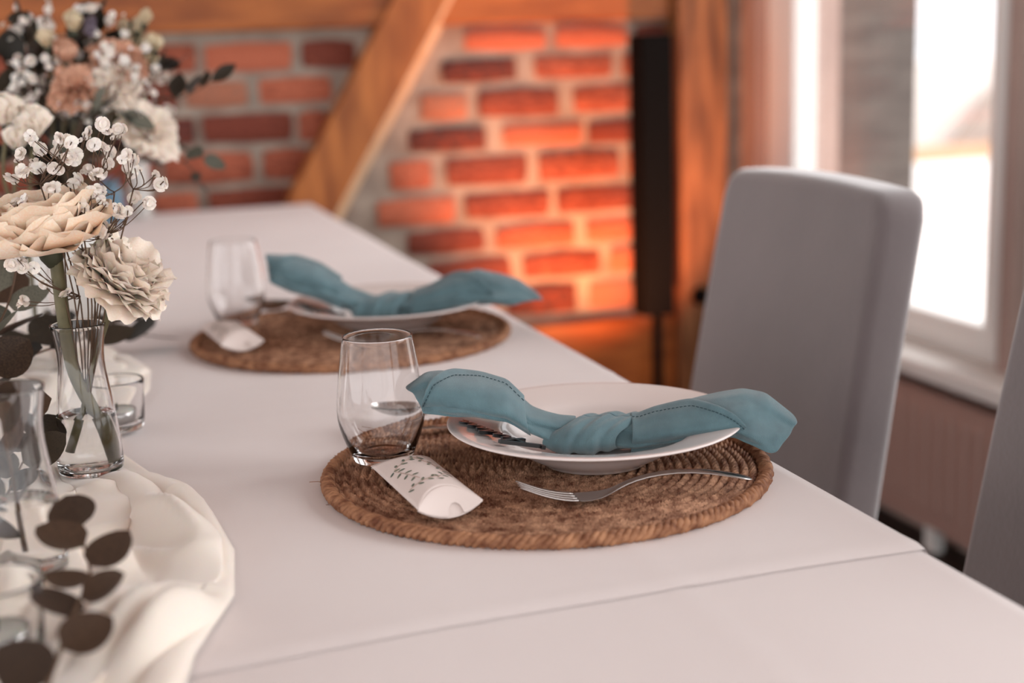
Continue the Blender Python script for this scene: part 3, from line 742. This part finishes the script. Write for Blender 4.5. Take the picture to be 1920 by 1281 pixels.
# front bud vase
vp = [(0, .004), (.020, .004), (.0255, .006), (.0270, .011), (.0262, .030), (.0238, .055), (.0195, .085), (.0178, .100), (.0187, .116), (.0222, .1325), (.0226, .1335), (.0232, .1340), (.0238, .1335), (.0236, .1322),
      (.0203, .116), (.0194, .100), (.0211, .085), (.0254, .055), (.0278, .030), (.0288, .010), (.0282, .003), (.0265, 0), (.015, .0012), (0, .0015)]
wp = [(0, .0044), (.0195, .0044), (.0250, .0064), (.0266, .0112), (.0258, .030), (.02385, .0530), (.0236, .0534), (0, .0530)]
def bud_vase(p, label, z, water=True):
    t = thing('bud_vase', label, 'vase', (p[0], p[1], z), 0, 'clear glass bud vases')
    sub(MB().lathe(vp[::-1], 56).build('glass_body', M['glass'], t), 1)
    if water: MB().lathe(wp, 48).build('water', M['water'], t)
    return t
VB = atZ((172, 884), CZ + .004); VZ = CZ + .004
bud_vase(VB, 'clear glass bud vase holding the peach bloom and white carnation', VZ)
def vpt(px, dy=0.): return atY(px, VB.y + dy)
in_b = Vector((VB.x + .017, VB.y, VZ + .0085))
pe = vpt((92, 462))
peach = flower(pe, M['petal_peach'], .060, 'large peach many-petalled bloom on a thick stem in the bud vase', 'flower',
               [(6, .15, .55), (8, .45, .68), (9, .75, .82), (10, 1.08, .95), (11, 1.40, 1.0), (9, 1.62, .95)], None, (-.20, -.08, 1), .05, -.45, 1.1,
               ([vpt((104, 478)), vpt((112, 540)), vpt((122, 612)), vpt((140, 700)), vpt((185, 790)), in_b], .0058), name='peach_bloom', frill=6)
carn = flower(vpt((214, 545), .0), M['petal_white'], .050, 'white frilled carnation leaning out of the bud vase over the table', 'flower',
              [(7, .08, .8), (9, .30, .95), (10, .58, 1.0), (11, .9, .98), (11, 1.2, .95), (9, 1.5, .88)], None, (.62, -.25, .85), .055, .25, 1.1,
              ([vpt((209, 560)), vpt((200, 600)), vpt((178, 670)), vpt((165, 730)), Vector((VB.x - .012, VB.y + .004, VZ + .02))], .0030), name='carnation')
bl = []
rb = random.Random(5)
for px in ((20, 330), (30, 300), (60, 300), (75, 315), (50, 325), (75, 280), (65, 265), (40, 372), (92, 350), (100, 315), (108, 290), (125, 262), (130, 270), (110, 275), (135, 285), (150, 262), (140, 300), (122, 300), (155, 322), (137, 345),
           (160, 258), (178, 270), (190, 278), (200, 242), (210, 258), (205, 285), (222, 242), (228, 300), (188, 325), (195, 315), (175, 330), (240, 315), (245, 300), (262, 318), (288, 328), (307, 340), (272, 375), (250, 372), (240, 395),
           (215, 385), (225, 400), (180, 355), (170, 360), (190, 375), (165, 400), (150, 380), (178, 395), (130, 410), (185, 420), (150, 430), (140, 445), (120, 455), (195, 440), (205, 425), (22, 497), (42, 502), (75, 500), (86, 532), (44, 565), (128, 545)):
    dy_ = rb.uniform(-.035, .03); bl.append(vpt(px, dy_)); bl.append(vpt((px[0] + rb.uniform(-13, 13), px[1] + rb.uniform(-11, 11)), dy_ + rb.uniform(-.008, .008)))
hubs = [vpt((150, 555)), vpt((185, 330), .005), vpt((75, 345), -.01), vpt((250, 355), .0), vpt((125, 320), .012), vpt((165, 470), .01), vpt((200, 440), -.01), vpt((120, 430), .015), vpt((100, 400), -.012), vpt((215, 360), .01), vpt((60, 400), .0), vpt((150, 400), -.02)]
sprig('gypsophila_sprig', (VB.x, VB.y, VZ + .05), hubs, bl, "airy spray of tiny white baby's breath in the bud vase", None)

# eucalyptus
def leaf_mesh(kind, m, seed):
    P = []; r = random.Random(seed); fold = r.uniform(.05, .25); cv = r.uniform(-.25, .25)
    for i in range(9):
        v = i / 8.; wv = (math.sin(math.pi * v ** (.8 if kind == 'round' else 1.0)) ** (.62 if kind == 'round' else .9)) * (.46 if kind == 'round' else .26)
        P.append([(u * wv, v, abs(u) * wv * fold + cv * v * v) for u in (-1, -.6, -.2, .2, .6, 1)])
    return MB().grid(P).data('leaf', m)
LEAF = {(k, mm): [leaf_mesh(k, M[mm], s) for s in range(3)] for k in ('round', 'long') for mm in ('leaf_dark', 'leaf_grey', 'leaf_brown')}
def euca(pts, n, size, kind, mm, label, group, name='eucalyptus_sprig', seed=0, flat=.5):
    r = random.Random(seed); pts = smooth_path(pts, 6); base = pts[0].copy()
    t = thing(name, label, 'foliage', base, 0, group); loc = [p - base for p in pts]; MB().tube(loc, [.0016 - .001 * i / len(loc) for i in range(len(loc))], 6).build('stem', M['twig'], t)
    for k in range(n):
        f = (k + .6) / n * (len(loc) - 1); i = min(int(f), len(loc) - 2); p = loc[i].lerp(loc[i + 1], f - i); d = (loc[i + 1] - loc[i]).normalized()
        side = d.cross(Vector((0, 0, 1))); side = side.normalized() if side.length > .1 else Vector((1, 0, 0))
        dirv = (d * r.uniform(.2, .7) + side * (1 if k % 2 else -1) * r.uniform(.6, 1) + Vector((0, 0, r.uniform(-.2, .7) * flat))).normalized()
        if k == n - 1: dirv = d
        nrm = Vector((r.uniform(-.6, .6), r.uniform(-.9, .3), 1)).normalized(); xa = dirv.cross(nrm).normalized(); za = xa.cross(dirv)
        o = link('leaf', r.choice(LEAF[(kind, mm)]), t); s = size * r.uniform(.75, 1.15)
        o.matrix_local = Matrix.Translation(p) @ Matrix(((xa.x, dirv.x, za.x), (xa.y, dirv.y, za.y), (xa.z, dirv.z, za.z))).to_4x4() @ Matrix.Scale(s, 4)
    return t
zt = CZ + .02
g_ = 'eucalyptus sprigs laid along the table'
euca([(-.10, 1.60, zt), (-.05, 1.68, zt + .03), (.02, 1.78, zt + .025), (.085, 1.80, zt)], 9, .046, 'round', 'leaf_dark', 'dark eucalyptus sprig whose tip reaches onto the bare tablecloth behind the bud vase', g_, seed=1)
euca([(-.12, 1.35, zt), (-.08, 1.40, zt + .05), (-.03, 1.46, zt + .06), (.02, 1.56, zt + .05), (.045, 1.66, zt + .05)], 11, .05, 'round', 'leaf_dark', 'dark round-leaved eucalyptus sprig behind the bud vase', g_, seed=2)
euca([(-.075, 1.16, zt), (-.08, 1.28, zt + .05), (-.075, 1.42, zt + .09), (-.08, 1.55, zt + .13)], 12, .05, 'round', 'leaf_brown', 'brownish round-leaved eucalyptus sprig rising beside the bud vase', g_, seed=3)
euca([(-.15, 1.25, zt), (-.10, 1.30, zt + .07), (-.06, 1.36, zt + .12), (-.045, 1.42, zt + .17)], 11, .045, 'round', 'leaf_grey', 'grey-green eucalyptus sprig standing up under the peach bloom', g_, seed=5)
euca([(-.075, 1.13, zt), (-.055, 1.19, zt + .015), (-.035, 1.25, zt + .025)], 6, .036, 'round', 'leaf_dark', 'short dark eucalyptus sprig at the foot of the bud vase', g_, seed=6)
euca([(-.035, .75, zt + .01), (-.018, .82, zt + .025), (-.006, .88, zt + .03), (-.012, .93, zt + .045)], 8, .036, 'round', 'leaf_brown', 'brown eucalyptus sprig lying on the cream runner', g_, seed=7)

# second bud vase, out of focus, with leaves inside
VB2 = atZ((52, 1075), CZ + .012)
bud_vase(VB2, 'clear glass bud vase holding only eucalyptus', CZ + .012, True)
euca([(VB2.x, VB2.y, CZ + .03), (VB2.x - .004, VB2.y + .003, CZ + .09), (VB2.x - .010, VB2.y, CZ + .15), (VB2.x - .03, VB2.y, CZ + .19)], 8, .034, 'long', 'leaf_brown', 'slender brown eucalyptus sprig standing in the bud vase', None, seed=9)
# tealight glasses
lp = [(0, .006), (.020, .006), (.0235, .010), (.0262, .044), (.0268, .0505), (.0278, .0515), (.0288, .0505), (.0284, .044), (.0276, .040), (.0268, .012), (.0255, .003), (.023, 0), (0, .001)]
def tealight(p, label, z):
    t = thing('tealight_glass', label, 'candle holder', (p[0], p[1], z), 0, 'clear tealight glasses')
    sub(MB().lathe(lp[::-1], 48).build('glass_cup', M['glass'], t), 1)
    MB().lathe([(0, .0065), (.0185, .0065), (.0190, .020), (.0186, .0202), (.0184, .0185), (0, .0185)], 32).build('candle_cup', M['metal_cup'], t)
    MB().lathe([(0, .0188), (.0182, .0188), (.0182, .0195), (0, .0192)], 32).build('wax', M['wax'], t)
    MB().tube([(0, 0, .0185), (.0005, 0, .027)], .0008, 6).build('wick', M['black'], t)
tealight(atZ((222, 806), CZ + .002), 'clear glass tealight holder behind the bud vase', CZ + .002)
tealight(atZ((2, 1240), CZ + .012), 'clear glass tealight holder on the runner near the table end', CZ + .012)

# far bouquet
BY = 1.95
bv = thing('bouquet_vase', 'pale ceramic vase under the big mixed bouquet', 'vase', (-.01, BY + .03, CZ), 0)
MB().lathe([(0, 0), (.045, 0), (.05, .004), (.056, .06), (.052, .12), (.040, .17), (.044, .19), (.040, .19), (.036, .17), (.047, .12), (.050, .06), (.044, .008), (0, .008)], 40).build('body', M['ceramic_white'], bv)
VM = Vector((-.01, BY + .03, CZ + .18))
def bp_(px, dy=0): return atY(px, BY + dy)
gb = 'flowers of the big bouquet'
def bloom(px, dy, m, size, label, tilts, lean=(0, -.5, 1), **kw):
    p = bp_(px, dy); return flower(p, M[m], size, label, 'flower', tilts, gb, lean, stem=([p, p.lerp(VM, .5) + Vector((0, 0, -.01)), VM, VM - Vector((0, 0, .12))], .0018), **kw)
OPEN = [(5, .1, .7), (7, .4, .85), (8, .75, .95), (8, 1.1, 1.)]
CUP = [(5, .15, .8), (6, .40, .92), (7, .70, 1.)]
BUD = [(4, .12, .9), (5, .28, 1.)]
bloom((272, 255), -.05, 'petal_white', .046, 'largest open white bloom of the big bouquet', OPEN, (.5, -.8, .6), ruffle=.08)
bloom((150, 175), -.05, 'petal_blush', .040, 'wide blush bloom in the middle of the bouquet', OPEN, (-.1, -.8, .7), ruffle=.08)
bloom((222, 128), -.03, 'petal_blush', .040, 'blush carnation dotted with baby\'s breath, high in the bouquet', OPEN, (.3, -.7, .8), ruffle=.12)
bloom((215, 165), -.05, 'petal_white', .036, 'pale frilly bloom beside the blush carnation', OPEN, (.3, -.9, .4), ruffle=.12)
bloom((126, 118), -.04, 'petal_blush', .030, 'rust-blush rose half open near the bouquet top', CUP, (0, -.5, 1), ruffle=.03, cup=-.5)
bloom((92, 92), -.03, 'petal_bud', .026, 'cream lisianthus bud beside the rust rose', BUD, (-.2, -.2, 1), ruffle=.02, cup=-.35, wd=.8)
bloom((137, 62), -.03, 'petal_bud', .028, 'cream lisianthus bud above the rust rose', BUD, (.1, -.2, 1), ruffle=.02, cup=-.35, wd=.8)
for i, px in enumerate(((228, 66), (243, 76), (257, 62), (271, 48), (262, 98), (280, 92), (292, 98), (268, 122), (283, 124))):
    bloom(px, rb.uniform(-.02, .04), 'petal_bud', .021, 'narrow cream bud in the tuft above the blush carnation', BUD, (.25, -.1, 1), ruffle=.02, cup=-.35, wd=.7, name='bud')
for i, (px, s, lb) in enumerate((((14, 238), .034, 'white lisianthus beside the round one, in the slim glass vase'), ((62, 262), .036, 'largest round white lisianthus in the slim glass vase'), ((34, 282), .028, 'small white lisianthus tucked under the round one'))):
    p = atY(px, 1.66); flower(p, M['petal_white'], s, lb, 'flower', [(5, .10, .9), (6, .32, 1.), (6, .52, .98)], gb, (.0, -.15, 1), .03, -.55, 1.1, ([p, p + Vector((-.01, .02, -.06)), Vector((-.045, 1.72, CZ + .16)), Vector((-.045, 1.72, CZ + .03))], .002), name='lisianthus')
bv2 = thing('bud_vase', 'slim glass vase with three white lisianthus', 'vase', (-.045, 1.72, CZ + .002), 0, 'clear glass bud vases')
sub(MB().lathe(vp[::-1], 40).build('glass_body', M['glass'], bv2), 1)
for (cx, cy, sx, sy, n, dy), tail in zip(((55, 45, 50, 45, 26, .03), (70, 150, 60, 45, 44, -.03), (190, 60, 45, 50, 22, .0), (225, 140, 50, 55, 42, -.055), (275, 170, 40, 50, 24, -.02), (150, 210, 60, 20, 18, -.06), (310, 245, 25, 45, 14, 0)),
        (' against the timber', ', dense, above the round white lisianthus', ' around the lilac spray', ', densest, over the blush carnation', ' beside the dark long-leaved sprig', ' under the wide blush bloom', ' hanging beside the large white bloom')):
    pts = [bp_((cx + sx * rb.uniform(-1, 1), cy + sy * rb.uniform(-1, 1)), dy + rb.uniform(-.025, .025)) for k in range(n)]
    c_ = bp_((cx, cy + 15), dy); hb = [c_, bp_((cx - sx * .5, cy + 20), dy), bp_((cx + sx * .5, cy + 20), dy)]
    sprig('gypsophila_sprig', VM - Vector((0, 0, .05)), hb, pts, "blurred cloud of white baby's breath in the big bouquet" + tail, gb, .0058)
lil = [bp_((168 + rb.uniform(-14, 14), 48 + rb.uniform(-12, 12)), -.02) for k in range(9)]
tl_ = sprig('lilac_sprig', VM - Vector((0, 0, .05)), [bp_((165, 75), -.01)], lil, 'small lilac-grey flower spray at the bouquet top', gb, .006)
LB = [m_.copy() for m_ in BLO]
for m_ in LB: m_.materials.clear(); m_.materials.append(M['petal_lilac'])
for c_ in tl_.children:
    if c_.name.startswith('blossom'): c_.data = random.choice(LB)
def bsprig(pxs, n, size, kind, mm, label, seed, dy=0.):
    euca([VM - Vector((0, 0, .03))] + [bp_(p, dy) for p in pxs], n, size, kind, mm, label, 'foliage of the big bouquet', seed=seed, flat=1.)
bsprig([(190, 200), (330, 185), (400, 150)], 10, .042, 'long', 'leaf_dark', 'dark long-leaved sprig reaching from the bouquet across the bricks', 21, -.01)
bsprig([(200, 240), (320, 270), (385, 300)], 12, .034, 'round', 'leaf_grey', 'grey-green eucalyptus drooping below the large white bloom', 22, -.03)
bsprig([(230, 250), (340, 300), (372, 340)], 8, .026, 'long', 'leaf_dark', 'small dark sprig with the lowest drooping tip of the bouquet', 23, -.02)
bsprig([(150, 240), (195, 200), (235, 215)], 7, .042, 'round', 'leaf_grey', 'round grey eucalyptus leaves at the bouquet front', 24, -.085)
bsprig([(120, 200), (110, 110), (150, 70)], 12, .036, 'round', 'leaf_dark', 'dark eucalyptus rising in the middle of the bouquet', 25, .0)
bsprig([(60, 260), (30, 180), (20, 110)], 13, .038, 'round', 'leaf_dark', 'dark eucalyptus above the white lisianthus', 26, .02)
bsprig([(100, 250), (80, 190), (60, 130)], 13, .038, 'round', 'leaf_dark', 'dark eucalyptus behind the dense baby\'s breath', 27, .03)
bsprig([(140, 260), (170, 240), (215, 250)], 10, .042, 'round', 'leaf_dark', 'dark low eucalyptus under the blush bloom', 28, -.02)
bsprig([(180, 160), (200, 90), (250, 60)], 11, .034, 'long', 'leaf_dark', 'dark slender sprig behind the cream bud tuft', 29, .04)
bsprig([(80, 290), (20, 300), (-30, 310)], 11, .042, 'round', 'leaf_dark', 'dark low eucalyptus under the white lisianthus', 30, .0)
for k_, (pxs, lb) in enumerate((([(110, 260), (60, 90), (40, 40)], 'dark tall eucalyptus behind the pinkish baby\'s breath'), ([(150, 230), (150, 110), (175, 30)], 'dark tall eucalyptus behind the cream buds'),
        ([(190, 220), (270, 150), (310, 130)], 'dark eucalyptus behind the blush carnation'), ([(60, 280), (90, 230), (150, 215)], 'dark eucalyptus behind the round white lisianthus'), ([(150, 290), (210, 280), (260, 300)], 'dark eucalyptus below the large white bloom'))):
    bsprig(pxs, 14, .044, 'round', 'leaf_dark', lb, 40 + k_, .05)
# far end of the table
pc = atZ((267, 407), CZ)
t = thing('pillar_candle', 'white pillar candle at the far end of the table', 'candle', (pc.x, pc.y, CZ))
MB().lathe([(0, 0), (.0215, 0), (.022, .002), (.022, .128), (.019, .130), (0, .126)], 32).build('wax', M['ceramic_white'], t)
MB().tube([(0, 0, .125), (.001, 0, .136)], .001, 6).build('wick', M['black'], t)
pb = atZ((212, 418), CZ)
MB_ = MB().lathe([(0, 0), (.026, 0), (.028, .003), (.029, .05), (.022, .075), (.017, .09), (.019, .098), (.015, .098), (.014, .09), (.018, .075), (.025, .05), (.024, .006), (0, .006)], 32)
o = MB_.build('blue_vase', M['blue_glaze']); o.location = (pb.x, pb.y, CZ); tag(o, 'small blue vase near the far end of the table', 'vase')
